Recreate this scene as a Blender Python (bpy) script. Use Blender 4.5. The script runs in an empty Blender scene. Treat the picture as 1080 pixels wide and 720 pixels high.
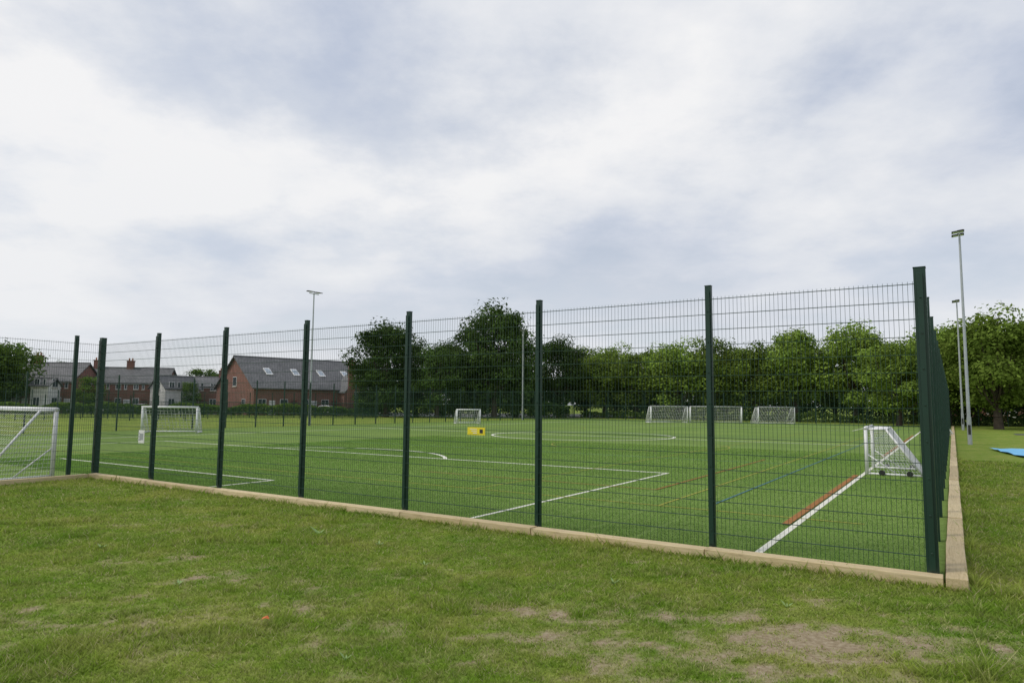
import bpy, math, random
import numpy as np
from mathutils import Vector, Matrix
random.seed(7); rng=np.random.default_rng(11)
sc=bpy.context.scene
COL=bpy.context.collection
EYE=1.87; FH=3.44
# ---------------------------------------------------------------- pitch frame
C=(4.61,7.63);A=(-.841,.541);B=(.541,.841)
ANG=math.atan2(A[1],A[0])
def W(a,b,z=0.0): return (C[0]+A[0]*a+B[0]*b, C[1]+A[1]*a+B[1]*b, z)
def toab(x,y):
    dx=x-C[0];dy=y-C[1]
    return dx*A[0]+dy*A[1], dx*B[0]+dy*B[1]

# ---------------------------------------------------------------- node helpers
def newmat(name):
    m=bpy.data.materials.new(name); m.use_nodes=True
    nt=m.node_tree; bs=nt.nodes['Principled BSDF']
    return m,nt,bs
def N(nt,t,**kw):
    n=nt.nodes.new(t)
    for k,v in kw.items(): setattr(n,k,v)
    return n
def noise(nt,scale,detail=4,rough=.55,coord='Object',vec=None,scl=None):
    n=N(nt,'ShaderNodeTexNoise'); n.inputs['Scale'].default_value=scale
    n.inputs['Detail'].default_value=detail; n.inputs['Roughness'].default_value=rough
    if vec is None:
        tc=N(nt,'ShaderNodeTexCoord'); vec=tc.outputs[coord]
    if scl:
        mp=N(nt,'ShaderNodeMapping'); mp.inputs['Scale'].default_value=scl
        nt.links.new(vec,mp.inputs['Vector']); vec=mp.outputs[0]
    nt.links.new(vec,n.inputs['Vector'])
    return n.outputs['Fac']
def ramp(nt,fac,stops):
    r=N(nt,'ShaderNodeValToRGB'); e=r.color_ramp.elements
    while len(e)<len(stops): e.new(.5)
    for i,(p,c) in enumerate(stops):
        e[i].position=p; e[i].color=(c[0],c[1],c[2],1)
    nt.links.new(fac,r.inputs['Fac']); return r.outputs['Color']
def mixc(nt,fac,a,b,mode='MIX'):
    m=N(nt,'ShaderNodeMix',data_type='RGBA',blend_type=mode)
    for sock,v in ((0,fac),(6,a),(7,b)):
        if isinstance(v,(int,float)): m.inputs[sock].default_value=v
        elif isinstance(v,tuple): m.inputs[sock].default_value=(v[0],v[1],v[2],1)
        else: nt.links.new(v,m.inputs[sock])
    return m.outputs[2]
def simple(name,col,rough=.6,var=.15,scale=6,metal=0,bump=0,coord='Object'):
    m,nt,bs=newmat(name)
    f=noise(nt,scale,5,.6,coord)
    lo=tuple(c*(1-var) for c in col); hi=tuple(min(1,c*(1+var)) for c in col)
    nt.links.new(ramp(nt,f,[(.3,lo),(.7,hi)]),bs.inputs['Base Color'])
    bs.inputs['Roughness'].default_value=rough; bs.inputs['Metallic'].default_value=metal
    if bump:
        b=N(nt,'ShaderNodeBump'); b.inputs['Strength'].default_value=bump; b.inputs['Distance'].default_value=.02
        nt.links.new(noise(nt,scale*8,4,.6,coord),b.inputs['Height']); nt.links.new(b.outputs[0],bs.inputs['Normal'])
    return m

# ---------------------------------------------------------------- mesh builder
class MB:
    def __init__(s): s.v=[];s.f=[];s.m=[];s.n=0
    def add(s,vs,fs,mi=0):
        o=s.n; s.v.extend(vs); s.n+=len(vs)
        for f in fs: s.f.append(tuple(i+o for i in f)); s.m.append(mi)
    def box(s,x0,x1,y0,y1,z0,z1,mi=0,T=None):
        vs=[(x,y,z) for z in (z0,z1) for y in (y0,y1) for x in (x0,x1)]
        if T: vs=[T(*p) for p in vs]
        s.add(vs,[(0,2,3,1),(4,5,7,6),(0,1,5,4),(2,6,7,3),(0,4,6,2),(1,3,7,5)],mi)
    def bar(s,p,q,r,mi=0,sides=4,r2=None,caps=True):
        p=Vector(p);q=Vector(q);d=(q-p)
        if d.length<1e-6:return
        d.normalize(); u=d.orthogonal().normalized()
        if abs(d.z)<.9: u=d.cross(Vector((0,0,1))).normalized()
        w=d.cross(u); r2=r if r2 is None else r2
        vs=[];k=sides
        for c,rr in ((p,r),(q,r2)):
            for i in range(k):
                t=2*math.pi*(i+.5)/k
                vs.append(tuple(c+(u*math.cos(t)+w*math.sin(t))*rr))
        fs=[(i,(i+1)%k,k+(i+1)%k,k+i) for i in range(k)]
        if caps: fs+= [tuple(range(k-1,-1,-1)),tuple(range(k,2*k))]
        s.add(vs,fs,mi)
    def path(s,pts,radii,mi=0,sides=6):
        for i in range(len(pts)-1): s.bar(pts[i],pts[i+1],radii[i],mi,sides,radii[i+1],caps=False)
    def poly(s,pts,mi=0): s.add(list(pts),[tuple(range(len(pts)))],mi)
    def obj(s,name,mats,parent=None,smooth=False,loc=None,rot=None):
        me=bpy.data.meshes.new(name); me.from_pydata(s.v,[],s.f)
        for m in mats: me.materials.append(m)
        if len(mats)>1: me.polygons.foreach_set('material_index',s.m)
        if smooth: me.polygons.foreach_set('use_smooth',[True]*len(s.f))
        me.update()
        o=bpy.data.objects.new(name,me); COL.objects.link(o)
        if parent: o.parent=parent
        if loc: o.location=loc
        if rot is not None: o.rotation_euler=(0,0,rot)
        return o
def empty(name,loc=(0,0,0),rot=0):
    e=bpy.data.objects.new(name,None); COL.objects.link(e); e.location=loc; e.rotation_euler=(0,0,rot); e.empty_display_size=.3
    return e
def npmesh(name,verts,nper,mats,attr=None,mi=None):
    nf=len(verts)//nper
    me=bpy.data.meshes.new(name)
    me.vertices.add(len(verts)); me.vertices.foreach_set('co',verts.astype(np.float32).ravel())
    me.loops.add(len(verts)); me.loops.foreach_set('vertex_index',np.arange(len(verts),dtype=np.int32))
    me.polygons.add(nf); me.polygons.foreach_set('loop_start',np.arange(0,len(verts),nper,dtype=np.int32))
    me.polygons.foreach_set('loop_total',np.full(nf,nper,dtype=np.int32))
    for m in mats: me.materials.append(m)
    if attr is not None:
        for k,a in attr.items():
            at=me.attributes.new(k,'FLOAT','POINT'); at.data.foreach_set('value',a.astype(np.float32))
    me.update(calc_edges=True); return me

# ---------------------------------------------------------------- numpy noise
def vnoise(x,y,seed=0):
    xi=np.floor(x).astype(np.int64);yi=np.floor(y).astype(np.int64);fx=x-xi;fy=y-yi
    fx=fx*fx*(3-2*fx);fy=fy*fy*(3-2*fy)
    def h(a,b):
        n=(a*374761393+b*668265263+seed*1442695041)&0xffffffff
        n=((n^(n>>13))*1274126177)&0xffffffff
        return ((n^(n>>16))&0xffff)/65535.
    return (h(xi,yi)*(1-fx)+h(xi+1,yi)*fx)*(1-fy)+(h(xi,yi+1)*(1-fx)+h(xi+1,yi+1)*fx)*fy
def fbm(x,y,seed=0,oct=4):
    s=0;a=.5;t=0
    for i in range(oct):
        s=s+a*vnoise(x*2**i+17*i,y*2**i+31*i,seed+i); t+=a; a*=.55
    return s/t
def dryness(x,y):
    """0 lush .. 1 bare"""
    n=fbm(x*1.3,y*1.9,3,5); n2=fbm(x*6.5,y*8,13,4)
    def g(cx,cy,rx,ry): return np.exp(-((x-cx)/rx)**2-((y-cy)/ry)**2)
    base=.31*g(.9,5.3,2.0,.7)+.27*g(-3.6,6.1,1.4,.55)+.22*g(2.8,5.6,1.4,.7)+.18*g(.2,6.4,1.3,.4)+.17*g(5.3,8.0,.5,.6)+.09*g(-1,7.4,2.5,.5)+.08*g(-5,8,2,.5)
    d=(n-.5)*1.15+(n2-.5)*1.5+base*2.0-.19
    return np.clip(d,0,1)

# ---------------------------------------------------------------- materials
M_post=simple('green_powder_coat',(.006,.034,.021),.4,.12,3)
M_wire=simple('green_wire',(.012,.048,.030),.45,.1,3)
M_white=simple('white_paint_metal',(.78,.78,.78),.4,.05,3)
M_net=simple('white_net_cord',(.72,.72,.72),.7,.05,3)
M_black=simple('black_rubber',(.02,.02,.02),.7,.1,8)
M_steel=simple('galvanised_steel',(.42,.44,.46),.45,.08,4,metal=.4)
M_bark=simple('bark',(.06,.045,.032),.9,.35,3,bump=.4)
M_asphalt=simple('asphalt',(.075,.075,.078),.9,.2,4)
M_tarp=simple('blue_tarpaulin',(.16,.50,.80),.5,.1,1.5,bump=.3)

def wood_mat():
    m,nt,bs=newmat('pale_timber')
    g=noise(nt,9,6,.65,'Object',scl=(.35,6,6))
    c1=ramp(nt,g,[(.25,(.46,.34,.17)),(.5,(.70,.56,.32)),(.75,(.80,.66,.42))])
    b=noise(nt,1.1,3,.5,'Object')
    c2=mixc(nt,ramp(nt,b,[(.35,(0,0,0)),(.7,(.5,.5,.5))]),c1,(.54,.46,.30))
    oi=N(nt,'ShaderNodeObjectInfo')
    c2=mixc(nt,1.0,c2,ramp(nt,oi.outputs['Random'],[(0,(.78,.76,.73)),(1,(1,1,1))]),'MULTIPLY')
    st=noise(nt,5,5,.7,'Object')
    c2=mixc(nt,1.0,c2,ramp(nt,st,[(.30,(.6,.57,.52)),(.43,(1,1,1))]),'MULTIPLY')
    nt.links.new(c2,bs.inputs['Base Color']); bs.inputs['Roughness'].default_value=.8
    bp=N(nt,'ShaderNodeBump'); bp.inputs['Strength'].default_value=.4; bp.inputs['Distance'].default_value=.01
    nt.links.new(g,bp.inputs['Height']); nt.links.new(bp.outputs[0],bs.inputs['Normal'])
    return m
M_wood=wood_mat()

def grass_colour(nt,drysock,vec):
    n1=noise(nt,.6,6,.65,vec=vec); n2=noise(nt,4,6,.7,vec=vec)
    g=ramp(nt,n1,[(.34,(.165,.300,.030)),(.5,(.235,.350,.045)),(.64,(.345,.405,.080))])
    g=mixc(nt,ramp(nt,n2,[(.42,(0,0,0)),(.70,(.62,.62,.62))]),g,(.43,.41,.16))
    return g
def lawn_mat():
    m,nt,bs=newmat('lawn_grass_ground')
    geo=N(nt,'ShaderNodeNewGeometry'); pos=geo.outputs['Position']
    at=N(nt,'ShaderNodeAttribute'); at.attribute_name='dry'
    g=grass_colour(nt,None,pos)
    fine=noise(nt,60,4,.7,vec=pos)
    g=mixc(nt,1.0,g,ramp(nt,fine,[(.3,(.45,.45,.45)),(.7,(1.0,1.0,1.0))]),'MULTIPLY')
    soil=ramp(nt,noise(nt,22,6,.7,vec=pos),[(.3,(.20,.15,.085)),(.5,(.33,.265,.17)),(.72,(.46,.39,.28))])
    c=mixc(nt,ramp(nt,at.outputs['Fac'],[(.12,(0,0,0)),(.6,(1,1,1))]),g,soil)
    nt.links.new(c,bs.inputs['Base Color']); bs.inputs['Roughness'].default_value=.95
    bs.inputs['Specular IOR Level'].default_value=.05
    bp=N(nt,'ShaderNodeBump'); bp.inputs['Strength'].default_value=.5; bp.inputs['Distance'].default_value=.03
    nt.links.new(fine,bp.inputs['Height']); nt.links.new(bp.outputs[0],bs.inputs['Normal'])
    return m
def two_sided(nt,g,tr):
    out=nt.nodes['Material Output']
    d=N(nt,'ShaderNodeBsdfDiffuse');t=N(nt,'ShaderNodeBsdfTranslucent');mx=N(nt,'ShaderNodeMixShader'); mx.inputs[0].default_value=tr
    nt.links.new(g,d.inputs[0]);nt.links.new(g,t.inputs[0]);nt.links.new(d.outputs[0],mx.inputs[1]);nt.links.new(t.outputs[0],mx.inputs[2]);nt.links.new(mx.outputs[0],out.inputs[0])
def blade_mat():
    m,nt,bs=newmat('grass_blades')
    geo=N(nt,'ShaderNodeNewGeometry'); pos=geo.outputs['Position']
    g=grass_colour(nt,None,pos)
    at=N(nt,'ShaderNodeAttribute'); at.attribute_name='tint'
    a2=N(nt,'ShaderNodeAttribute'); a2.attribute_name='straw'
    g=mixc(nt,a2.outputs['Fac'],g,(.55,.48,.28))
    g=mixc(nt,1.0,g,at.outputs['Color'],'MULTIPLY')
    nt.nodes.remove(bs); two_sided(nt,g,.45)
    return m
def turf_fibre_mat():
    m,nt,bs=newmat('turf_fibres')
    at=N(nt,'ShaderNodeAttribute'); at.attribute_name='tint'
    g=mixc(nt,1.0,(.225,.375,.085),at.outputs['Color'],'MULTIPLY')
    nt.nodes.remove(bs); two_sided(nt,g,.3)
    return m
def turf_mat():
    m,nt,bs=newmat('artificial_turf')
    tc=N(nt,'ShaderNodeTexCoord'); ob=tc.outputs['Object']
    n1=noise(nt,.25,4,.6,vec=ob,scl=(1,.35,1)); n2=noise(nt,14,5,.75,vec=ob); n3=noise(nt,1.6,6,.7,vec=ob,scl=(.3,2.2,1)); n4=noise(nt,70,3,.7,vec=ob)
    g=ramp(nt,n1,[(.3,(.170,.265,.062)),(.7,(.220,.315,.084))])
    sx=N(nt,'ShaderNodeSeparateXYZ'); nt.links.new(ob,sx.inputs[0])
    ma=N(nt,'ShaderNodeMath',operation='MULTIPLY'); ma.inputs[1].default_value=2*math.pi/8.0; nt.links.new(sx.outputs[1],ma.inputs[0])
    si=N(nt,'ShaderNodeMath',operation='SINE'); nt.links.new(ma.outputs[0],si.inputs[0])
    mr=N(nt,'ShaderNodeMapRange'); mr.inputs[1].default_value=-.25; mr.inputs[2].default_value=.25; nt.links.new(si.outputs[0],mr.inputs[0])
    g=mixc(nt,1.0,g,ramp(nt,mr.outputs[0],[(0,(.90,.92,.92)),(1,(1.0,1.0,1.0))]),'MULTIPLY')
    g=mixc(nt,1.0,g,ramp(nt,n2,[(.3,(.65,.65,.65)),(.7,(1.0,1.0,1.0))]),'MULTIPLY')
    g=mixc(nt,1.0,g,ramp(nt,n4,[(.3,(.6,.6,.6)),(.7,(1.0,1.0,1.0))]),'MULTIPLY')
    g=mixc(nt,1.0,g,ramp(nt,n3,[(.3,(.76,.78,.78)),(.7,(1.0,1.0,1.0))]),'MULTIPLY')
    g=mixc(nt,1.0,g,(1.5,1.5,1.45),'MULTIPLY')
    nt.links.new(g,bs.inputs['Base Color']); bs.inputs['Roughness'].default_value=.9
    bs.inputs['Specular IOR Level'].default_value=.05
    bp=N(nt,'ShaderNodeBump'); bp.inputs['Strength'].default_value=.5; bp.inputs['Distance'].default_value=.02
    nt.links.new(n2,bp.inputs['Height']); nt.links.new(bp.outputs[0],bs.inputs['Normal'])
    return m
def line_mat(name,col,lo=.7):
    m,nt,bs=newmat(name)
    f=noise(nt,14,5,.7)
    nt.links.new(ramp(nt,f,[(.35,tuple(c*lo for c in col)),(.6,col)]),bs.inputs['Base Color']); bs.inputs['Roughness'].default_value=.9; bs.inputs['Specular IOR Level'].default_value=.05
    return m
def leaf_mat(name,lo,hi):
    m,nt,bs=newmat(name)
    at=N(nt,'ShaderNodeAttribute'); at.attribute_name='tint'
    oi=N(nt,'ShaderNodeObjectInfo')
    n=noise(nt,.5,3,.6)
    g=ramp(nt,n,[(.3,lo),(.7,hi)])
    hs=N(nt,'ShaderNodeHueSaturation'); mr=N(nt,'ShaderNodeMapRange'); mr.inputs[3].default_value=.66; mr.inputs[4].default_value=1.18
    nt.links.new(oi.outputs['Random'],mr.inputs[0]); nt.links.new(mr.outputs[0],hs.inputs['Value']); nt.links.new(g,hs.inputs['Color'])
    g=mixc(nt,1.0,hs.outputs[0],at.outputs['Color'],'MULTIPLY')
    nt.nodes.remove(bs); two_sided(nt,g,.3)
    return m
def brick_mat(name,c1,c2,mortar=(.3,.27,.24)):
    m,nt,bs=newmat(name)
    tc=N(nt,'ShaderNodeTexCoord')
    sx=N(nt,'ShaderNodeSeparateXYZ'); nt.links.new(tc.outputs['Object'],sx.inputs[0])
    ad=N(nt,'ShaderNodeMath',operation='ADD'); nt.links.new(sx.outputs[0],ad.inputs[0]); nt.links.new(sx.outputs[1],ad.inputs[1])
    cb=N(nt,'ShaderNodeCombineXYZ'); nt.links.new(ad.outputs[0],cb.inputs[0]); nt.links.new(sx.outputs[2],cb.inputs[1])
    br=N(nt,'ShaderNodeTexBrick'); br.inputs['Scale'].default_value=1; br.inputs['Brick Width'].default_value=.23; br.inputs['Row Height'].default_value=.08
    br.inputs['Mortar Size'].default_value=.008
    br.inputs['Color1'].default_value=(*c1,1);br.inputs['Color2'].default_value=(*c2,1);br.inputs['Mortar'].default_value=(*mortar,1)
    nt.links.new(cb.outputs[0],br.inputs['Vector'])
    g=mixc(nt,1.0,br.outputs['Color'],ramp(nt,noise(nt,.8,4,.6),[(.3,(.75,.75,.75)),(.7,(1.0,.98,.98))]),'MULTIPLY')
    nt.links.new(g,bs.inputs['Base Color']); bs.inputs['Roughness'].default_value=.9
    return m
def slate_mat():
    m,nt,bs=newmat('slate_roof')
    tc=N(nt,'ShaderNodeTexCoord')
    br=N(nt,'ShaderNodeTexBrick'); br.inputs['Scale'].default_value=1; br.inputs['Brick Width'].default_value=.5; br.inputs['Row Height'].default_value=.35
    br.inputs['Mortar Size'].default_value=.02
    br.inputs['Color1'].default_value=(.13,.13,.135,1);br.inputs['Color2'].default_value=(.18,.177,.18,1);br.inputs['Mortar'].default_value=(.07,.07,.07,1)
    nt.links.new(tc.outputs['Object'],br.inputs['Vector'])
    g=mixc(nt,1.0,br.outputs['Color'],ramp(nt,noise(nt,.6,4,.6),[(.3,(.75,.75,.75)),(.7,(1.,1.,1.))]),'MULTIPLY')
    nt.links.new(g,bs.inputs['Base Color']); bs.inputs['Roughness'].default_value=.65
    return m
M_lawn=lawn_mat();M_blade=blade_mat();M_turf=turf_mat();M_tf=turf_fibre_mat()
M_lw=line_mat('white_line_turf',(.80,.79,.68),.75);M_ly=line_mat('yellow_line_turf',(.42,.42,.09),.6);M_lb=line_mat('blue_line_turf',(.11,.23,.25),.7);M_lr=line_mat('red_line_turf',(.38,.18,.07),.7)
M_leaf=leaf_mat('lime_leaves',(.145,.230,.040),(.240,.325,.062))
M_leafd=leaf_mat('dark_leaves',(.058,.108,.028),(.105,.165,.042))
M_leafm=leaf_mat('mid_leaves',(.11,.185,.038),(.17,.25,.055))
M_brick=brick_mat('red_brick',(.22,.075,.05),(.28,.10,.065))
M_slate=slate_mat()
M_render=simple('white_render',(.66,.65,.61),.85,.06,.7)
M_glass=simple('window_glass',(.05,.06,.07),.08,.2,1)
M_frame=simple('white_window_frame',(.75,.75,.74),.5,.04,2)
M_stone=simple('stone_trim',(.42,.38,.31),.85,.1,2)

# ---------------------------------------------------------------- ground (one sheet)
def ground():
    xs=np.concatenate([[-1500,-700,-300,-150,-90,-60,-45,-35,-28],np.arange(-22,16.01,.10),[18,22,28,36,50,70,100,150,300,700,1500]])
    ys=np.concatenate([[-1500,-600,-200,-60,-20,-8,0],np.arange(3,24.01,.09),[27,32,40,50,65,85,110,150,220,400,800,1600]])
    X,Y=np.meshgrid(xs,ys); nx=len(xs);ny=len(ys)
    Z=(fbm(X*.5,Y*.5,9,3)-.5)*.05
    a,b=toab(X,Y)
    inside=((b>-.6)&(a>-.7))|(a>17.2)
    Z=np.where(inside,-.02,Z*np.clip(-(np.maximum(b,-99)+.6)/1.2,0.15,1)-.012)
    Z=np.where((X<-22)|(X>16)|(Y>24)|(Y<3),-.02,Z)
    D=dryness(X,Y); D=np.where((X<-22)|(X>16)|(Y>24)|(Y<3),.05,D)
    me=bpy.data.meshes.new('ground')
    v=np.stack([X.ravel(),Y.ravel(),Z.ravel()],1)
    i=np.arange((ny-1)*(nx-1)); r=i//(nx-1); c=i%(nx-1); q=r*nx+c
    f=np.stack([q,q+1,q+nx+1,q+nx],1)
    me.from_pydata(v.tolist(),[],f.tolist())
    at=me.attributes.new('dry','FLOAT','POINT'); at.data.foreach_set('value',D.ravel().astype(np.float32))
    me.materials.append(M_lawn); me.polygons.foreach_set('use_smooth',[True]*len(f)); me.update()
    o=bpy.data.objects.new('ground',me); COL.objects.link(o)
ground()
def gz(x,y):
    Z=(fbm(x*.5,y*.5,9,3)-.5)*.05
    a,b=toab(x,y)
    return Z*np.clip(-(b+.6)/1.2,0.15,1)-.012

def blades():
    n=1000000
    u=rng.random(n); d=4.0*(30/4.0)**(u**.85)
    th=(rng.random(n)-.5)*2*math.radians(47)
    x=d*np.sin(th);y=d*np.cos(th)
    a,b=toab(x,y)
    ins=((b>-.27)&(a>-.34))|(a>17.5)
    dr=dryness(x,y)
    clump=fbm(x*7,y*7,21,2)
    keep=(~ins)&(rng.random(n)<(1-dr*1.3)*(.25+1.0*clump)+.05)
    x=x[keep];y=y[keep];d=d[keep];dr=dr[keep];a=a[keep];b=b[keep];n=len(x)
    big=fbm(x*.9,y*.9,40,3)
    h=(.014+.026*rng.random(n))*(.6+.9*big)*(1-.5*dr)
    edge=(np.abs(b+.30)<.06)|(np.abs(a+.37)<.06)
    h=np.where(edge,h*(1.2+2.0*rng.random(n)*fbm(x*3,y*3,5,2)*1.5),h)
    tuft=fbm(x*1.8,y*1.8,77,2)>.70
    h=np.where(tuft,h*1.8,h)
    h*=1+.025*(d-5)
    w=(.0028+.003*rng.random(n))*(d/5)**.9
    ph=rng.random(n)*2*math.pi; lean=(.3+1.3*rng.random(n))*h; lp=rng.random(n)*2*math.pi
    z=gz(x,y)-.004
    V=np.zeros((n,3,3))
    V[:,0,0]=x-np.cos(ph)*w;V[:,0,1]=y-np.sin(ph)*w;V[:,0,2]=z
    V[:,1,0]=x+np.cos(ph)*w;V[:,1,1]=y+np.sin(ph)*w;V[:,1,2]=z
    V[:,2,0]=x+np.cos(lp)*lean;V[:,2,1]=y+np.sin(lp)*lean;V[:,2,2]=z+h
    t=.72+.7*rng.random(n)
    T=np.stack([t*.62,t*.62,t*1.2],1).ravel()
    st=(rng.random(n)<(.09+.8*dr))*(.4+.6*rng.random(n))
    me=npmesh('lawn_grass',V.reshape(-1,3),3,[M_blade],{'tint':T,'straw':np.repeat(st,3)})
    o=bpy.data.objects.new('lawn_grass',me); COL.objects.link(o)
blades()
def fibres():
    n=420000
    a=rng.random(n)*25-.05; b=22*rng.random(n)**1.7+.0
    on=(np.abs(a-1.9)<.06)|((np.abs(a-2.03)<.12)&(b>2.6)&(b<12))|((np.abs(a-6.4)<.05)&(b<9.4))|((np.abs(b-9.35)<.07)&(a>6.3))|((np.abs(a-13.4)<.06)&(b<1.9))|((np.abs(b-1.85)<.06)&(a>13.3)&(a<23.8))
    on|=(np.abs(np.hypot(a-18.55,b-6.25)-5.4)<.08)&(b>9.3)
    on|=(np.abs(b-3.4)<.03)|(np.abs(a-4.4)<.025)|(np.abs(a-8.6)<.025)|(np.abs(a-3.6)<.03)|(np.abs(b-14.5)<.03)|(np.abs(a-5.3)<.03)|(np.abs(b-21)<.04)
    on|=(a<.03)|(np.abs(np.hypot(a-12,b-21)-4)<.05)|((np.abs(b-5.6)<.04)&(a>5.2)&(a<12.1))
    a=a[~on];b=b[~on];n=len(a)
    x=C[0]+A[0]*a+B[0]*b;y=C[1]+A[1]*a+B[1]*b;d=np.hypot(x,y)
    h=.012+.014*rng.random(n); w=(.003+.003*rng.random(n))*(d/9)
    ph=rng.random(n)*2*math.pi; lean=1.3*rng.random(n)*h; lp=rng.random(n)*2*math.pi
    V=np.zeros((n,3,3)); z=.018
    V[:,0,0]=x-np.cos(ph)*w;V[:,0,1]=y-np.sin(ph)*w;V[:,0,2]=z
    V[:,1,0]=x+np.cos(ph)*w;V[:,1,1]=y+np.sin(ph)*w;V[:,1,2]=z
    V[:,2,0]=x+np.cos(lp)*lean;V[:,2,1]=y+np.sin(lp)*lean;V[:,2,2]=z+h
    t=(.65+.7*rng.random(n))*(.8+.4*fbm(a*.6,b*2.5,8,3))
    T=np.stack([t*.75,t*.75,t*1.15],1).ravel()
    me=npmesh('turf_fibres',V.reshape(-1,3),3,[M_tf],{'tint':T})
    o=bpy.data.objects.new('turf_fibres',me); COL.objects.link(o)
fibres()

M_weed=simple('weed_leaf',(.26,.38,.13),.7,.2,5)
def weed(x,y,s):
    mb=MB(); k=random.randint(6,9)
    for i in range(k):
        t=2*math.pi*i/k+random.uniform(-.3,.3); L=s*random.uniform(.7,1.2); u=(math.cos(t),math.sin(t)); n=(-u[1],u[0]); hh=L*random.uniform(.3,.9)
        mb.add([(0,0,0),(u[0]*L*.5+n[0]*L*.16,u[1]*L*.5+n[1]*L*.16,hh*.6),(u[0]*L,u[1]*L,hh),(u[0]*L*.5-n[0]*L*.16,u[1]*L*.5-n[1]*L*.16,hh*.6)],[(0,1,2,3)])
    mb.obj('weed_plant',[M_weed],loc=(x,y,float(gz(np.array(x),np.array(y)))))
for wx,wy,ws in [(-2.75,10.0,.15),(-1.0,8.2,.07),(-5.2,8.9,.08),(2.6,6.6,.06),(-1.2,5.2,.06),(-3.4,7.2,.06),(1.1,7.4,.07),(-1.75,9.3,.07),(3.1,7.2,.05)]: weed(wx,wy,ws)
mb=MB();mb.add([(-.03,-.02,.03),(.0,-.03,.045),(.035,0,.03),(.01,.03,.05),(-.025,.02,.04)],[(0,1,2,3,4)]);mb.obj('fallen_leaf',[simple('orange_leaf',(.60,.14,.03),.7,.2,20)],loc=(-2.06,5.95,.02))

# ---------------------------------------------------------------- turf
AMAX=43.0; BMAX=73.0; ALEFT=17.78; BMIN=-14
mb=MB()
mb.poly([(p[0],-p[1],.02) for p in [(-.1,-.05),(-.1,BMAX),(AMAX,BMAX),(AMAX,BMIN),(ALEFT,BMIN),(ALEFT,-.05)]][::-1])
turf=mb.obj('artificial_turf_pitch',[M_turf],loc=(C[0],C[1],0),rot=ANG)
if turf.data.polygons[0].normal.z<0: turf.data.flip_normals()
def lines():
    mb=MB()
    def strip(a0,b0,a1,b1,w,z,mi):
        d=Vector((a1-a0,b1-b0)); d.normalize(); n=Vector((-d.y,d.x))*w/2
        pts=[W(a0+n.x,b0+n.y,z),W(a1+n.x,b1+n.y,z),W(a1-n.x,b1-n.y,z),W(a0-n.x,b0-n.y,z)]
        mb.poly(pts[::-1],mi)
    def arc(ca,cb,r,t0,t1,w,z,mi,k=48):
        for i in range(k):
            s0=t0+(t1-t0)*i/k; s1=t0+(t1-t0)*(i+1)/k
            q=[(ca+(r-w/2)*math.cos(s0),cb+(r-w/2)*math.sin(s0)),(ca+(r+w/2)*math.cos(s0),cb+(r+w/2)*math.sin(s0)),(ca+(r+w/2)*math.cos(s1),cb+(r+w/2)*math.sin(s1)),(ca+(r-w/2)*math.cos(s1),cb+(r-w/2)*math.sin(s1))]
            mb.poly([W(p[0],p[1],z) for p in q],mi)
    zw=.024;zy=.028;zb=.032;zr=.036
    L=.10;F=.13
    strip(1.9,.0,1.9,60,L,zw,0); strip(35.2,0,35.2,60,F,zw,0)
    strip(2,60,35.2,60,F,zw+.0015,0); strip(2,28.2,35.1,28.2,F,zw+.0015,0)
    strip(6.4,0.1,6.4,9.3,L*.8,zw,0); strip(6.35,9.35,30.75,9.35,F,zw+.0015,0); strip(30.7,0.1,30.7,9.3,L,zw,0)
    a0=math.asin(3.1/5.4); arc(18.55,6.25,5.4,a0,math.pi-a0,F,zw+.003,0)
    arc(18.55,28.2,5.4,0,2*math.pi,.17,zw+.003,0,80)
    strip(13.4,0.05,13.4,1.8,L,zw,0); strip(23.7,0.05,23.7,1.8,L,zw,0); strip(13.35,1.85,23.75,1.85,L,zw+.0015,0)
    strip(6.4,50.7,6.4,60,L,zw,0); strip(6.35,50.65,30.75,50.65,F,zw+.0015,0)
    for b in (3.4,21,38.5,56): strip(1.0,b,41,b,.055,zy,1)
    strip(8.6,3.4,8.6,64,.04,zy+.0015,1); strip(4.4,3.4,4.4,64,.045,zy+.0015,1)
    strip(26,4,26,64,.05,zy+.0015,1); arc(12,21,4,0,2*math.pi,.055,zy+.003,1); arc(28,38.5,4,0,2*math.pi,.06,zy+.003,1)
    strip(3.6,4,3.6,60,.045,zb,2); strip(3.6,14.5,38,14.5,.045,zb+.0015,2)
    strip(3.6,33,38,33,.06,zb+.0015,2)
    strip(2.03,2.6,2.03,12,.12,zr,3); strip(5.3,5.6,5.3,16,.05,zr,3); strip(5.3,5.6,12,5.6,.05,zr+.0015,3)
    strip(2.03,20,2.03,44,.10,zr,3)
    mb.obj('pitch_line_markings',[M_lw,M_ly,M_lb,M_lr])
lines()

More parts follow.
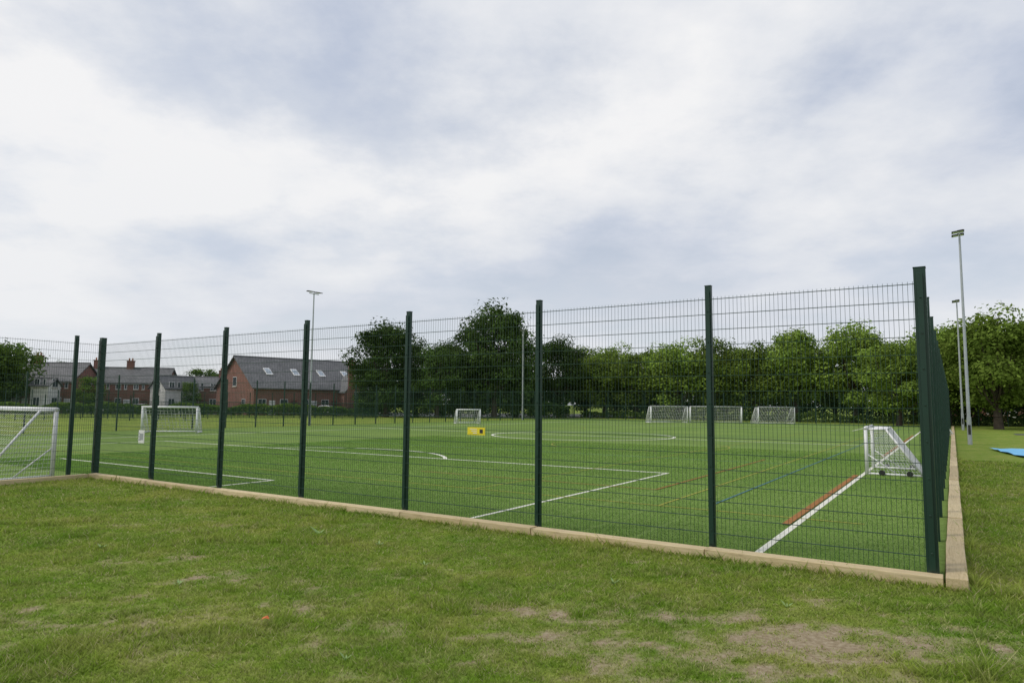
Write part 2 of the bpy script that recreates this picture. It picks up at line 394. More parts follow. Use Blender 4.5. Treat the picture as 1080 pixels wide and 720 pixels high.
# ---------------------------------------------------------------- fences
def fence(name,a0,b0,a1,b1,spacing=2.5,detail=True,postsAt=None,cornerStart=False,cornerEnd=False,side=1,height=FH,world=False):
    p=Vector(W(a0,b0)) if not world else Vector((a0,b0,0)); q=Vector(W(a1,b1)) if not world else Vector((a1,b1,0)); L=(q-p).length; ang=math.atan2(q.y-p.y,q.x-p.x)
    e=empty(name,p,ang)
    mb=MB(); pos=postsAt if postsAt else [i*spacing for i in range(int(L/spacing+.5)+1)]
    for i,x in enumerate(pos):
        if x<0: continue
        cr=(i==0 and cornerStart) or (i==len(pos)-1 and cornerEnd)
        w=.060 if cr else .040; d=.060 if cr else .034
        mb.box(x-w,x+w,-d,d,-.3,height)
        mb.box(x-w-.004,x+w+.004,-d-.004,d+.004,height+.0005,height+.012)
        if detail:
            y=side*d
            mb.box(x-.03,x+.03,min(y+side*.022,y+side*.028),max(y+side*.022,y+side*.028),.12,height-.06)
            z=.3
            while z<height-.2:
                mb.bar((x,y,z),(x,y+side*.04,z),.011,0,6); z+=.4
    po=mb.obj('posts',[M_post],e)
    bv=po.modifiers.new('b','BEVEL'); bv.width=.004; bv.segments=1; bv.limit_method='ANGLE'
    mw=MB(); y0=side*.048; zt=.06+.2*int((height-.07)/.2)
    step=.05 if detail else .1
    rv=.0025 if detail else .0035
    x=.02
    while x<L:
        mw.bar((x,y0,.04),(x,y0,zt+.03),rv,0,3,caps=False); x+=step
    z=.06
    rh=.0044 if detail else .005
    while z<=zt+.001:
        mw.bar((0,y0-.0072,z),(L,y0-.0072,z),rh,0,4,caps=False)
        mw.bar((0,y0+.0072,z),(L,y0+.0072,z),rh,0,4,caps=False)
        z+=.2
    mw.obj('mesh_wires',[M_wire],e)
    return e
f1=fence('welded_mesh_fence',0,0,ALEFT,0,postsAt=[0,2.40,4.99,7.60,10.20,12.74,15.30,17.82],cornerStart=True,cornerEnd=True,side=1)
f2=fence('welded_mesh_fence',0,0.001,0,BMAX,postsAt=[.28]+[2.5*i for i in range(1,30)],side=1)
f3=fence('welded_mesh_fence',ALEFT,0,ALEFT,BMIN,postsAt=[.64,3.18,5.68,8.18,10.68,13.18],side=1)
f4=fence('welded_mesh_fence',AMAX,BMIN,AMAX,BMAX,detail=False)
f5=fence('welded_mesh_fence',0,BMAX,AMAX,BMAX,detail=False)

def signboard(name,a,b,z,w,h,cols):
    e=empty(name,W(a,b,z),ANG)
    mb=MB(); mb.box(-w/2,w/2,-.003,.003,-h/2,h/2,0)
    mb.box(-w/2+.015,w/2-.015,.004,.006,-h/2+.015,h/2-.015,1)
    mb.box(-w/2+.04,-w/2+.04+h*.5,.007,.009,-h*.25,h*.25,2)
    for i in range(3):
        zz=h*.25-i*h*.25
        mb.box(-w/2+.08+h*.6,w/2-.05-.03*i,.007,.009,zz-h*.04,zz+h*.04,3)
    mb.obj('board',cols,e)
Ms_y=simple('sign_yellow',(.80,.66,.03),.4,.04,3);Ms_k=simple('sign_black',(.03,.03,.03),.5,.1,3);Ms_w=simple('sign_white',(.78,.78,.76),.4,.04,3);Ms_g=simple('sign_grey',(.35,.37,.38),.5,.05,3)

# ---------------------------------------------------------------- timber edging
def sleepers(name,segs):
    e=empty(name)
    for (a0,b0,a1,b1,w,h) in segs:
        L=math.hypot(a1-a0,b1-b0); n=max(1,round(L/2.4)); 
        for i in range(n):
            t0=i/n;t1=(i+1)/n
            p=Vector(W(a0+(a1-a0)*t0,b0+(b1-b0)*t0));q=Vector(W(a0+(a1-a0)*t1,b0+(b1-b0)*t1))
            mid=(p+q)/2; l=(q-p).length-.012
            mb=MB(); mb.box(-l/2,l/2,-w/2,w/2,-.15,h+random.uniform(-.014,.010))
            o=mb.obj('sleeper',[M_wood],e,loc=(mid.x,mid.y,0),rot=math.atan2(q.y-p.y,q.x-p.x)+random.uniform(-.006,.006))
            bv=o.modifiers.new('b','BEVEL'); bv.width=.008; bv.segments=2
sleepers('timber_edging',[(-.10,-.16,ALEFT-.15,-.16,.2,.085)])
sleepers('timber_edging',[(-.21,-.27,-.21,BMAX,.20,.10)])
sleepers('timber_edging',[(ALEFT-.14,-.28,ALEFT-.14,BMIN,.16,.085)])

# ---------------------------------------------------------------- goals
def goal(a,b,rot,w,h,dt,db,sp=.12,tr=.0035,r=.04,wheels=False):
    e=empty('football_goal',W(a,b,.024),rot)
    mb=MB()
    for x in (0,w):
        mb.bar((x,0,0),(x,0,h),r,0,10); mb.bar((x,r,h-r*.6),(x,dt,h-r*.6),r*.55,0,8)
        mb.bar((x,dt,h-r*.6),(x,db,r),r*.55,0,8); mb.bar((x,0,r*.6),(x,db,r*.6),r*.6,0,8)
        mb.bar((x,db*.55,r),(x,.0,h*.45),r*.35,0,6)
    mb.bar((-r,0,h),(w+r,0,h),r,0,10); mb.bar((0,db,r),(w,db,r),r*.7,0,8); mb.bar((0,dt,h-r*.6),(w,dt,h-r*.6),r*.4,0,6)
    mb.obj('frame',[M_white],e,smooth=True)
    nt=MB()
    def seg(p,q): nt.bar(p,q,tr,0,3,caps=False)
    def panel(p0,p1,p2,p3):
        p0,p1,p2,p3=[Vector(p) for p in (p0,p1,p2,p3)]
        nu=max(2,int(round(max((p1-p0).length,(p2-p3).length)/sp))); nv=max(2,int(round(max((p3-p0).length,(p2-p1).length)/sp)))
        for i in range(nu+1):
            t=i/nu; seg(p0.lerp(p1,t),p3.lerp(p2,t))
        for j in range(nv+1):
            t=j/nv; seg(p0.lerp(p3,t),p1.lerp(p2,t))
    H=h-r*.6
    panel((0,db,r),(w,db,r),(w,dt,H),(0,dt,H)); panel((0,dt,H),(w,dt,H),(w,0,H),(0,0,H))
    for x in (0,w): panel((x,0,r),(x,db,r),(x,dt,H),(x,0,H))
    nt.obj('net',[M_net],e)
    if wheels:
        wb=MB()
        for x,sg in ((0,-1),(w,1)):
            for y in (db*.28,db*.78):
                wb.bar((x+sg*.06,y,.07),(x+sg*.11,y,.07),.075,0,14)
                wb.bar((x+sg*.06,y,.07),(x,y,.07),.02,1,8)
        wb.obj('wheels',[M_black,M_steel],e)
    return e
angB=math.atan2(B[1],B[0])
goal(18.10,-.85,ANG,4.9,1.62,.35,1.5,sp=.12,tr=.0035,r=.05)
goal(1.86,14.9,angB+math.pi+.02,2.4,1.27,.50,1.32,sp=.09,tr=.0045,r=.05,wheels=True)
goal(1.2,48.5,angB+math.pi,3.0,1.6,.55,1.4,sp=.15,tr=.009,r=.05)
def goal2(a0,b0,a1,b1,h,dt,db):
    p=W(a0,b0);q=W(a1,b1); w=math.hypot(q[0]-p[0],q[1]-p[1])
    goal(a0,b0,math.atan2(q[1]-p[1],q[0]-p[0]),w,h,dt,db,sp=.2,tr=.011,r=.06)
goal2(39.1,12.9,36.9,14.9,1.5,.4,1.2)
goal2(38.2,41.6,36.8,43.3,1.3,.4,1.2)
goal2(26.9,60.9,23.9,63.9,1.75,.5,1.5)
goal2(23.6,63.9,18.7,66.0,1.75,.5,1.5)
goal2(17.1,66.5,14.1,69.8,1.75,.5,1.5)

# ---------------------------------------------------------------- floodlight columns
def column(a,b,H=11.2,two=True,rot=0):
    e=empty('floodlight_column',W(a,b),rot)
    mb=MB(); mb.bar((0,0,-.3),(0,0,1.4),.105,0,14); mb.bar((0,0,1.4),(0,0,H),.085,0,14,r2=.05); mb.bar((-.5,0,H-.05),(.5,0,H-.05),.035,0,8)
    mb.box(.1,.11,-.06,.06,.5,1.0,1)
    mb.obj('pole',[M_steel,M_black],e)
    lb=MB()
    for x in (-.42,.42) if two else (-.42,):
        T=lambda px,py,pz,x=x:(x+px,py,H+.06+pz+py*.1)
        lb.box(-.22,.22,-.35,.22,0,.05,0,T); lb.box(-.18,.18,-.3,.18,-.012,-.002,1,T)
        for k in range(4): lb.box(-.18+k*.1,-.16+k*.1,-.1,.18,.052,.085,0,T)
    lb.obj('lamp_heads',[M_black,M_frame],e)
column(-.95,34.2,11.1,rot=ANG+math.pi/2);column(-.95,62,11.1,rot=ANG+math.pi/2)
column(44.0,29.4,10.9,rot=ANG-math.pi/2);column(44.0,62.4,10.9,rot=ANG-math.pi/2)

# ---------------------------------------------------------------- trees
def tree_mesh(name,seed,H,R,base,mat,leaf=.3,ncl=46,nper=210,lobes=5):
    r=np.random.default_rng(seed)
    cz=(H+base)/2; hz=(H-base)/2
    th=r.random(ncl)*2*math.pi; zz=r.uniform(-1,1,ncl); rad=np.sqrt(1-zz**2*.85)*(r.random(ncl)**.38)
    lob=1+.22*np.sin(th*lobes+seed)+.15*np.sin(th*2+zz*4+seed*2)
    cx=np.cos(th)*rad*R*.80*lob; cy=np.sin(th)*rad*R*.80*lob; czz=cz+zz*hz*.82+r.normal(0,.07*hz,ncl)
    cr=R*(.17+.17*r.random(ncl))
    V=[];T=[]
    for i in range(ncl):
        n=nper
        d=r.normal(0,1,(n,3)); d/=np.linalg.norm(d,axis=1)[:,None]
        rr=cr[i]*(.55+.6*r.random(n)**.7); rr*=1+.3*np.sin(d[:,0]*5+i)*np.sin(d[:,1]*4+i*2)
        c=np.stack([cx[i]+d[:,0]*rr*1.15,cy[i]+d[:,1]*rr*1.15,czz[i]+d[:,2]*rr*.8],1)
        nn=d*.8+r.normal(0,.5,(n,3)); nn[:,2]+=.4; nn/=np.linalg.norm(nn,axis=1)[:,None]
        up=r.normal(0,1,(n,3)); u=np.cross(nn,up); u/=np.linalg.norm(u,axis=1)[:,None]; w=np.cross(nn,u)
        s=(leaf*(.45+.8*r.random(n)))[:,None]
        q=np.stack([c-u*s*.6,c-w*s*.38,c+u*s*.6,c+w*s*.38],1)
        V.append(q.reshape(-1,3))
        t=(.65+.65*r.random())*(.7+.6*r.random(n))
        T.append(np.repeat(t,4))
    V=np.concatenate(V);T=np.concatenate(T)
    V[:,2]=np.maximum(V[:,2],.1)
    mb=MB(); tr=H*.022+.07
    top=(r.normal(0,.15),r.normal(0,.15),base+hz*1.0)
    pts=[(0,0,-.2),(r.normal(0,.06),r.normal(0,.06),base*.6),(r.normal(0,.12),0,base+hz*.4),top]
    mb.path(pts,[tr*1.35,tr,tr*.75,tr*.3],0,8)
    for i in range(0,ncl,3):
        s=Vector(pts[2]).lerp(Vector(pts[1]),r.random()*.8); e=Vector((cx[i],cy[i],czz[i])); m=s.lerp(e,.5)+Vector((0,0,-.12*R))
        mb.path([tuple(s),tuple(m),tuple(e)],[tr*.4,tr*.25,tr*.08],0,4)
    tv=np.array([mb.v[i] for f in mb.f for i in f],dtype=float)
    allv=np.concatenate([V,tv]); tt=np.concatenate([T,np.ones(len(tv))])
    me=npmesh(name,allv,4,[mat,M_bark],{'tint':tt})
    mi=np.zeros(len(allv)//4,dtype=np.int32); mi[len(V)//4:]=1
    me.polygons.foreach_set('material_index',mi)
    return me
def put(name,me,x,y,s=1.0,sz=None,rot=None):
    o=bpy.data.objects.new(name,me); COL.objects.link(o); o.location=(x,y,0); o.scale=(s,s,sz or s); o.rotation_euler[2]=random.random()*6.28 if rot is None else rot
    return o
limes=[tree_mesh('lime_tree',100+i,10.6,4.4,1.8,M_leaf,.29,66,210,lobes=3+i%3) for i in range(4)]
darks=[tree_mesh('broadleaf_tree',200+i,15.2,5.4,1.6,M_leafd,.34,74,230,lobes=4+i) for i in range(2)]
mids=[tree_mesh('broadleaf_tree_mid',300+i,10,4.2,1.6,M_leafm,.32,55,200,lobes=3+i) for i in range(2)]
a=-13;i=0
while a<48:
    p=W(a,84+random.uniform(-1.5,1.5)); put('lime_tree',limes[i%4],p[0],p[1],random.uniform(.92,1.12),random.uniform(.88,1.12)); a+=5.8+random.uniform(-.9,.9); i+=1
a=-18
while a<52:
    p=W(a,94+random.uniform(-2,2)); put('lime_tree',limes[(i*3+1)%4],p[0],p[1],random.uniform(.98,1.15),random.uniform(.90,1.14)); a+=6.5+random.uniform(-1.2,1.2); i+=1
def at(u,dist): return ((u-540)/720*dist,dist)
for x,y,s,sz in [(44.0,62,1.05,1.0),(52,64,1.1,1.0),(60,60,1.1,1.03),(47,74,1.0,1.0),(39.5,70,.8,.8),(66,70,1.2,1.1)]:
    put('lime_tree',limes[random.randrange(4)],x,y,s,sz)
for u,d,s,sz,k in [(408,92,.95,.84,0),(440,96,.8,.70,1),(462,90,.7,.64,0),(486,94,.75,.68,1),(522,93,1.0,1.02,0),(545,96,.8,.88,1),(590,100,.8,.77,0),(395,100,.7,.6,1),(505,99,.9,.84,1)]:
    x,y=at(u,d); put('broadleaf_tree',darks[k],x,y,s,sz)
for u,d,s,sz in [(5,100,1.15,1.02),(-15,95,1.2,1.0),(215,140,.9,.85),(70,150,1.1,1.0),(100,150,1.,.9),(25,130,1.,.9),(385,120,1.1,.85),(232,150,.9,.8),(560,108,1.1,1.0),(618,108,1,.9),(98,104,.5,.55),(200,112,.45,.5)]:
    x,y=at(u,d); put('broadleaf_tree',mids[random.randrange(2)],x,y,s,sz)

def hedge(name,pts,h,w,n,mat,leaf=.28):
    V=[];T=[]
    pts=[np.array(p[:2],float) for p in pts]; L=[np.linalg.norm(pts[i+1]-pts[i]) for i in range(len(pts)-1)]; tot=sum(L)
    for i,l in enumerate(L):
        m=int(n*l/tot); t=rng.random(m); d=(pts[i+1]-pts[i])/l; nn_=np.array([-d[1],d[0]])
        hh=h*(.45+1.1*fbm(t*l*.35,np.zeros(m),5,4))
        off=(rng.random(m)-.5)*w; z=hh*np.sqrt(rng.random(m))
        P=pts[i]+np.outer(t*l,d)+np.outer(off,nn_); c=np.stack([P[:,0],P[:,1],z],1)
        nv=rng.normal(0,1,(m,3)); nv/=np.linalg.norm(nv,axis=1)[:,None]; up=rng.normal(0,1,(m,3)); u=np.cross(nv,up);u/=np.linalg.norm(u,axis=1)[:,None]; w2=np.cross(nv,u)
        s=(leaf*(.5+.8*rng.random(m)))[:,None]
        V.append(np.stack([c-u*s*.6,c-w2*s*.4,c+u*s*.6,c+w2*s*.4],1).reshape(-1,3)); T.append(np.repeat(.7+.6*rng.random(m),4))
    me=npmesh(name,np.concatenate(V),4,[mat],{'tint':np.concatenate(T)})
    o=bpy.data.objects.new(name,me); COL.objects.link(o)
hedge('hedge',[W(-30,98),W(50,98)],3.2,1.6,34000,M_leafd)
hedge('hedge',[W(-30,82),W(46,82)],1.0,1.0,9000,M_leafm)
hedge('hedge',[at(375,92),at(600,96)],2.2,2,14000,M_leafd)
hedge('hedge',[at(-60,90),at(150,94),at(400,96)],1.3,1.4,16000,M_leafm)
hedge('distant_tree_line',[(-420,330),(-150,300),(80,260),(300,180),(420,40)],9,10,26000,M_leafm,1.6)
hedge('distant_tree_line',[(46,80),(120,60),(160,0)],6,6,26000,M_leafm,.6)

# ---------------------------------------------------------------- buildings
M_door=simple('door_paint',(.12,.03,.03),.5,.1,2); M_pot=simple('terracotta_pot',(.38,.16,.09),.8,.1,2); M_sky=simple('skylight_glass',(.35,.4,.45),.1,.1,1)
def windowset(mb,T,x0,x1,z0,z1,y,fi,gi,bars=1,si=None):
    f=.07
    mb.box(x0,x1,y-.04,y-.005,z0,z1,fi,T)
    n=bars+1; ww=(x1-x0-f)/n
    for i in range(n):
        mb.box(x0+f+i*ww,x0+i*ww+ww,y-.055,y-.042,z0+f,z1-f,gi,T)
    if si is not None: mb.box(x0-.08,x1+.08,y-.1,y-.003,z0-.14,z0-.003,si,T)
def gable_house(name,x,y,rot,L,D,eave,ridge,bays,mats,storeys=2,chim=(),over=.3,skylights=0,hip=0.0):
    e=empty(name,(x,y,0),rot)
    wall,roofm,framem,glassm,trim=mats
    mb=MB()
    mb.box(-L/2,L/2,-D/2,D/2,-.2,eave)
    if hip==0:
        for s in (-1,1): mb.poly([(s*L/2,-D/2,eave+.001),(s*L/2,D/2,eave+.001),(s*L/2,0,ridge-.05)])
    mb.obj('walls',[wall],e)
    rb=MB(); o=over; sl=(ridge-eave)/(D/2); ez=eave-o*sl
    hl=L/2-hip; E=L/2+o
    for s in (-1,1):
        a=[(-E,s*(D/2+o),ez),(E,s*(D/2+o),ez),(hl+(o if hip==0 else 0),0,ridge),(-hl-(o if hip==0 else 0),0,ridge)]
        b=[(p[0],p[1],p[2]+.14) for p in a]
        rb.add(a+b,[(0,1,2,3),(4,5,6,7),(0,1,5,4),(1,2,6,5),(3,0,4,7)])
    if hip:
        for s in (-1,1): rb.poly([(s*E,-(D/2+o),ez+.14),(s*E,D/2+o,ez+.14),(s*hl,0,ridge+.14)])
    rb.bar((-hl-o,0,ridge+.15),(hl+o,0,ridge+.15),.12,0,6)
    rb.obj('roof',[roofm],e)
    wb=MB(); bw=L/bays
    for s in (-1,1):
        T=(lambda px,py,pz:(px,py,pz)) if s==-1 else (lambda px,py,pz:(-px,-py,pz))
        for i in range(bays):
            cx=-L/2+bw*(i+.5)
            for st in range(storeys):
                z=.95+st*2.75
                if st==0:
                    windowset(wb,T,cx-bw*.32,cx+bw*.05,z,z+1.35,-D/2,0,1,1,2)
                    wb.box(cx+bw*.18,cx+bw*.18+.9,-D/2-.05,-D/2-.004,.05,2.1,3 if i%2 else 0,T)
                else:
                    windowset(wb,T,cx-bw*.3,cx+bw*.0,z,z+1.25,-D/2,0,1,1,2); windowset(wb,T,cx+bw*.18,cx+bw*.34,z,z+1.25,-D/2,0,1,0,2)
        wb.box(-L/2,L/2,-D/2-.14,-D/2-.004,eave-.28,eave-.18,0,T)
    for s in (-1,1):
        T=(lambda px,py,pz:(-L/2+py*1.0,px,pz)) if s==-1 else (lambda px,py,pz:(L/2-py,px,pz))
        for zz in range(storeys):
            for oo in ((-D*.25,D*.25) if D>12 else (0,)): windowset(wb,T,oo-.6,oo+.6,1.0+zz*2.7,2.3+zz*2.7,-.0,0,1,1,2)
        if D>12: windowset(wb,T,-.7,.7,4.2,5.6,-.0,0,1,1,2)
    wb.obj('windows_and_doors',[framem,glassm,trim,M_door],e)
    if chim:
        cb=MB()
        for cx in chim:
            cb.box(cx-.5,cx+.5,-.4,.4,ridge-.8,ridge+1.2); cb.box(cx-.57,cx+.57,-.47,.47,ridge+1.201,ridge+1.34)
            for k in (-.25,.25): cb.bar((cx+k,0,ridge+1.3),(cx+k,0,ridge+1.75),.12,1,8)
        cb.obj('chimneys',[wall,M_pot],e)
    if skylights:
        kb=MB(); n=math.hypot(D/2,ridge-eave)
        for i in range(skylights):
            cx=-L/2+L*(i+.8)/(skylights+.6)
            for (t0,t1) in ((.38,.60),):
                def S(u,t,h): return (u,-(D/2)*(1-t)-h*(ridge-eave)/n,eave+(ridge-eave)*t+.14+h*(D/2)/n)
                q=[S(cx-.5,t0,.02),S(cx+.5,t0,.02),S(cx+.5,t1,.02),S(cx-.5,t1,.02)]; q2=[S(cx-.5,t0,.12),S(cx+.5,t0,.12),S(cx+.5,t1,.12),S(cx-.5,t1,.12)]
                kb.add(q+q2,[(4,5,6,7),(0,1,5,4),(1,2,6,5),(2,3,7,6),(3,0,4,7)],0)
                g=[S(cx-.40,t0+.03,.13),S(cx+.40,t0+.03,.13),S(cx+.40,t1-.03,.13),S(cx-.40,t1-.03,.13)]
                kb.poly(g,1)
        kb.obj('skylights',[M_frame,M_sky],e)
    return e
std=(M_brick,M_slate,M_frame,M_glass,M_stone)
wht=(M_render,M_slate,M_frame,M_glass,M_stone)
x,y=at(314,110); hall=gable_house('brick_hall',x,y,math.radians(44),20,14,4.0,8.6,6,std,1,skylights=4,over=.4)
def cross_gable(parent,cx,w,d,eave,ridge,D):
    mb=MB(); y0=-D/2-d
    mb.box(cx-w/2,cx+w/2,y0,-D/2-.003,-.2,eave); mb.poly([(cx-w/2,y0,eave+.001),(cx+w/2,y0,eave+.001),(cx,y0,ridge-.05)])
    mb.obj('cross_gable_walls',[M_brick],parent)
    rb=MB()
    for s in (-1,1):
        a=[(cx+s*(w/2+.3),y0-.3,eave-.25),(cx+s*(w/2+.3),-D/2+2,eave-.25),(cx,-D/2+2,ridge),(cx,y0-.3,ridge)]; b=[(p[0],p[1],p[2]+.13) for p in a]
        rb.add(a+b,[(0,1,2,3),(4,5,6,7),(0,1,5,4),(3,0,4,7)])
        q=[(cx+s*(w/2+.3),y0-.33,eave-.35),(cx,y0-.33,ridge-.12),(cx,y0-.33,ridge+.12),(cx+s*(w/2+.3),y0-.33,eave-.1)]; rb.poly(q,1)
    rb.obj('cross_gable_roof',[M_slate,M_frame],parent)
    wb=MB(); windowset(wb,lambda a,b,c:(a,b,c),cx-w*.22,cx+w*.22,1.0,eave,y0,0,1,2,2); wb.obj('cross_gable_window',[M_frame,M_glass,M_stone],parent)
cross_gable(hall,5.8,4.4,1.6,3.6,6.2,14)
x,y=at(371,104); 
e=empty('brick_chimney',(x,y,0),.3); mb=MB(); mb.box(-.45,.45,-.4,.4,-.2,7.9); mb.box(-.53,.53,-.48,.48,7.901,8.1); mb.bar((0,0,8.1),(0,0,8.6),.15,0,8); mb.obj('stack',[M_brick],e)
x,y=at(366,114); gable_house('brick_house',x,y,math.radians(20),9,7,3.4,5.6,3,std,1)
x,y=at(138,114); gable_house('terraced_house',x,y,math.radians(12),13,8,4.8,7.2,5,std,2,chim=(-5,0))
x,y=at(186,112); gable_house('rendered_house',x,y,math.radians(60),6,4,4.0,5.8,2,wht,2)
x,y=at(216,120); gable_house('terraced_house',x,y,math.radians(10),9,8,4.4,6.0,3,std,2,chim=(3,))
x,y=at(62,108); gable_house('terraced_house',x,y,math.radians(5),9,9,4.8,7.6,3,std,2,chim=(-3,))
x,y=at(50,100); gable_house('rendered_house',x,y,math.radians(0),2.6,2.6,4.0,4.9,1,wht,2)
x,y=at(-30,115); gable_house('terraced_house',x,y,math.radians(-12),16,9,4.8,7.6,4,std,2,chim=(-3,4))
for u,d in ((1048,110),(1120,100)):
    x,y=at(u,d); gable_house('terraced_house',x,y,math.radians(-35),18,8,5,7.6,5,std,2,chim=(-5,5))
mb=MB(); mb.poly([(-150,97,-.008),(20,100,-.008),(20,140,-.008),(-150,140,-.008)]); mb.obj('asphalt_road',[M_asphalt])
mb=MB(); mb.poly([W(-4,52,-.008),W(-60,40,-.008),W(-60,44,-.008),W(-4,55,-.008)]); mb.obj('asphalt_path',[M_asphalt])
fence('welded_mesh_fence',*at(-20,74),*at(395,86),detail=False,height=3.0,world=True)
fence('welded_mesh_fence',*at(20,64),*at(190,66),detail=False,height=2.4,world=True)
fence('welded_mesh_fence',*W(-40,78)[:2],*W(50,78)[:2],detail=False,height=1.9,world=True)
def rail(name,p,q,h,step=1.2,r=.014):
    p=Vector((*p,0));q=Vector((*q,0));L=(q-p).length; e=empty(name,p,math.atan2(q.y-p.y,q.x-p.x)); mb=MB(); x=0
    while x<=L: mb.box(x-.04,x+.04,-.03,.03,-.1,h); x+=step*2
    x=0
    while x<=L: mb.bar((x,.04,.1),(x,.04,h-.03),r,0,4); x+=.12
    for z in (.12,h*.5,h-.05): mb.bar((0,.04,z),(L,.04,z),.025,0,4)
    mb.obj('rails',[M_post],e)
rail('green_railing_fence',at(60,70),at(400,82),1.3,r=.022); rail('green_railing_fence',at(90,98),at(420,104),1.8)

def car(x,y,rot,col):
    e=empty('parked_car',(x,y,0),rot); mb=MB()
    prof=[(-2.05,.35),(-2.1,.75),(-1.95,.95),(-1.2,1.0),(-.6,1.42),(.75,1.45),(1.5,1.02),(2.0,.9),(2.1,.6),(2.05,.35)]
    v=[(p[0],-.82 if p[1]<1.1 else -.67,p[1]) for p in prof]+[(p[0],.82 if p[1]<1.1 else .67,p[1]) for p in prof]; n=len(prof)
    mb.add(v,[tuple(range(n)),tuple(range(2*n-1,n-1,-1))]+[(i,i+n,(i+1)%n+n,(i+1)%n) for i in range(n)])
    o=mb.obj('body',[col],e); bv=o.modifiers.new('b','BEVEL'); bv.width=.06; bv.segments=2
    g=MB()
    for s in (-1,1): g.poly([(-1.05,s*.835,1.04),(1.3,s*.835,1.04),(.72,s*.70,1.38),(-.55,s*.70,1.38)])
    g.poly([(-1.22,-.66,1.03),(-1.22,.66,1.03),(-.66,.6,1.40),(-.66,-.6,1.40)]); g.poly([(1.47,-.66,1.07),(1.47,.66,1.07),(.82,.6,1.43),(.82,-.6,1.43)])
    g.obj('windows',[M_glass],e)
    w=MB()
    for xx in (-1.3,1.3):
        for s in (-1,1): w.bar((xx,s*.62,.32),(xx,s*.86,.32),.32,0,18); w.bar((xx,s*.86,.32),(xx,s*.87,.32),.19,1,12)
    w.obj('wheels',[M_black,M_steel],e)
cc=[simple('car_silver',(.5,.5,.52),.3,.03,1,metal=.3),simple('car_white',(.7,.7,.7),.3,.03,1),simple('car_dark',(.04,.05,.08),.3,.03,1)]
for i,(u,d) in enumerate([(120,99),(150,101),(205,99),(345,101)]):
    x,y=at(u,d); car(x,y,random.uniform(-.4,.2),cc[i%3])

mb=MB(); g0=[W(-1.6,29.6),W(-7.5,31.0),W(-7.0,24.0),W(-2.4,24.0)]
nx,ny=14,10; vs=[];fs=[]
for j in range(ny+1):
    for i in range(nx+1):
        u=i/nx;v=j/ny
        p=Vector(g0[0]).lerp(Vector(g0[1]),u).lerp(Vector(g0[3]).lerp(Vector(g0[2]),u),v)
        vs.append((p.x,p.y,.03+.05*random.random()))
for j in range(ny):
    for i in range(nx):
        q=j*(nx+1)+i; fs.append((q,q+nx+1,q+nx+2,q+1))
mb.add(vs,fs); mb.obj('blue_tarpaulin',[M_tarp],smooth=True)

signboard('warning_sign',6.10,-.06,1.44,.34,.12,[Ms_y,Ms_y,Ms_k,Ms_w])
signboard('notice_sign',15.70,-.06,1.04,.24,.30,[Ms_w,Ms_w,Ms_g,Ms_g])

# ---------------------------------------------------------------- world & sun
SE,SAZ=math.radians(50),math.radians(-100)
wd=bpy.data.worlds.new("World"); sc.world=wd; wd.use_nodes=True; nt=wd.node_tree
for n in list(nt.nodes): nt.nodes.remove(n)
out=N(nt,'ShaderNodeOutputWorld')
sky=N(nt,'ShaderNodeTexSky'); sky.sky_type='NISHITA'; sky.sun_disc=False; sky.sun_elevation=SE; sky.sun_rotation=SAZ
b1=N(nt,'ShaderNodeBackground'); b1.inputs[1].default_value=.13; nt.links.new(sky.outputs[0],b1.inputs[0])
tc=N(nt,'ShaderNodeTexCoord'); sx=N(nt,'ShaderNodeSeparateXYZ'); nt.links.new(tc.outputs['Generated'],sx.inputs[0])
zz=N(nt,'ShaderNodeMath',operation='MAXIMUM'); nt.links.new(sx.outputs[2],zz.inputs[0]); zz.inputs[1].default_value=0
ad=N(nt,'ShaderNodeMath',operation='ADD'); nt.links.new(zz.outputs[0],ad.inputs[0]); ad.inputs[1].default_value=.24
dx=N(nt,'ShaderNodeMath',operation='DIVIDE'); nt.links.new(sx.outputs[0],dx.inputs[0]); nt.links.new(ad.outputs[0],dx.inputs[1])
dy=N(nt,'ShaderNodeMath',operation='DIVIDE'); nt.links.new(sx.outputs[1],dy.inputs[0]); nt.links.new(ad.outputs[0],dy.inputs[1])
cb=N(nt,'ShaderNodeCombineXYZ'); nt.links.new(dx.outputs[0],cb.inputs[0]); nt.links.new(dy.outputs[0],cb.inputs[1]); cb.inputs[2].default_value=5.1
n1=noise(nt,.95,10,.56,vec=cb.outputs[0]); n2=noise(nt,1.9,8,.58,vec=cb.outputs[0])
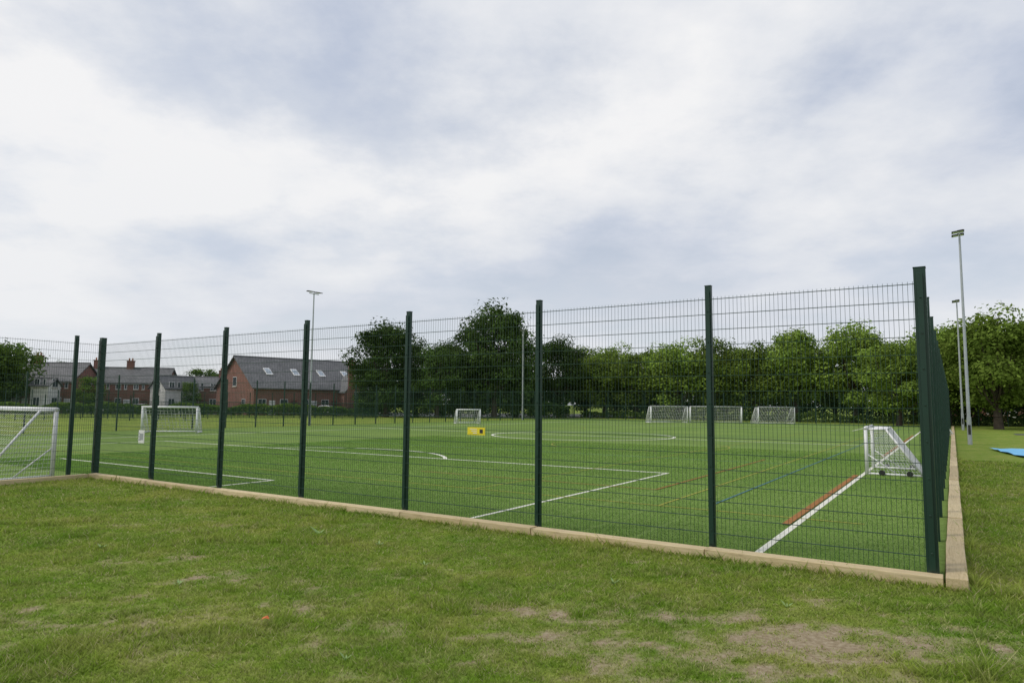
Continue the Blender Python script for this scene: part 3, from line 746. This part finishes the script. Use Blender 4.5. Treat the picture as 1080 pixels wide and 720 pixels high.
bx=N(nt,'ShaderNodeMath',operation='MULTIPLY_ADD'); nt.links.new(sx.outputs[0],bx.inputs[0]); bx.inputs[1].default_value=-.10; nt.links.new(n1,bx.inputs[2])
cloudcol=ramp(nt,bx.outputs[0],[(.37,(.46,.52,.64)),(.46,(.57,.62,.73)),(.54,(.72,.75,.81)),(.64,(.90,.90,.91))])
hz=N(nt,'ShaderNodeMapRange'); nt.links.new(zz.outputs[0],hz.inputs[0]); hz.inputs[1].default_value=.02; hz.inputs[2].default_value=.34; hz.inputs[3].default_value=.85; hz.inputs[4].default_value=0
cloudcol=mixc(nt,hz.outputs[0],cloudcol,(.81,.83,.86))
b2=N(nt,'ShaderNodeBackground'); b2.inputs[1].default_value=1.0; nt.links.new(cloudcol,b2.inputs[0])
fac=N(nt,'ShaderNodeMapRange'); nt.links.new(n2,fac.inputs[0]); fac.inputs[1].default_value=.36; fac.inputs[2].default_value=.54; fac.inputs[3].default_value=.84; fac.inputs[4].default_value=1.0
mx=N(nt,'ShaderNodeMixShader'); nt.links.new(fac.outputs[0],mx.inputs[0]); nt.links.new(b1.outputs[0],mx.inputs[1]); nt.links.new(b2.outputs[0],mx.inputs[2]); nt.links.new(mx.outputs[0],out.inputs[0])
sl=bpy.data.lights.new('sun','SUN'); sl.energy=1.5; sl.angle=math.radians(12); sl.color=(1,.95,.87)
so=bpy.data.objects.new('sun',sl); COL.objects.link(so)
sd=Vector((math.sin(SAZ)*math.cos(SE),math.cos(SAZ)*math.cos(SE),math.sin(SE)))
so.rotation_euler=sd.to_track_quat('Z','Y').to_euler(); so.location=(0,0,30)

# ---------------------------------------------------------------- camera
cd=bpy.data.cameras.new('camera'); cd.lens=24; cd.sensor_width=36; cd.clip_end=4000; cd.clip_start=.1
co=bpy.data.objects.new('camera',cd); COL.objects.link(co)
M=Matrix.Translation((0,0,EYE))@Matrix.Rotation(math.pi/2+math.atan(66/720),4,'X')@Matrix.Rotation(math.radians(.5),4,'Z')
co.matrix_world=M
sc.camera=co
sc.view_settings.view_transform='Standard'; sc.view_settings.look='None'; sc.view_settings.exposure=0
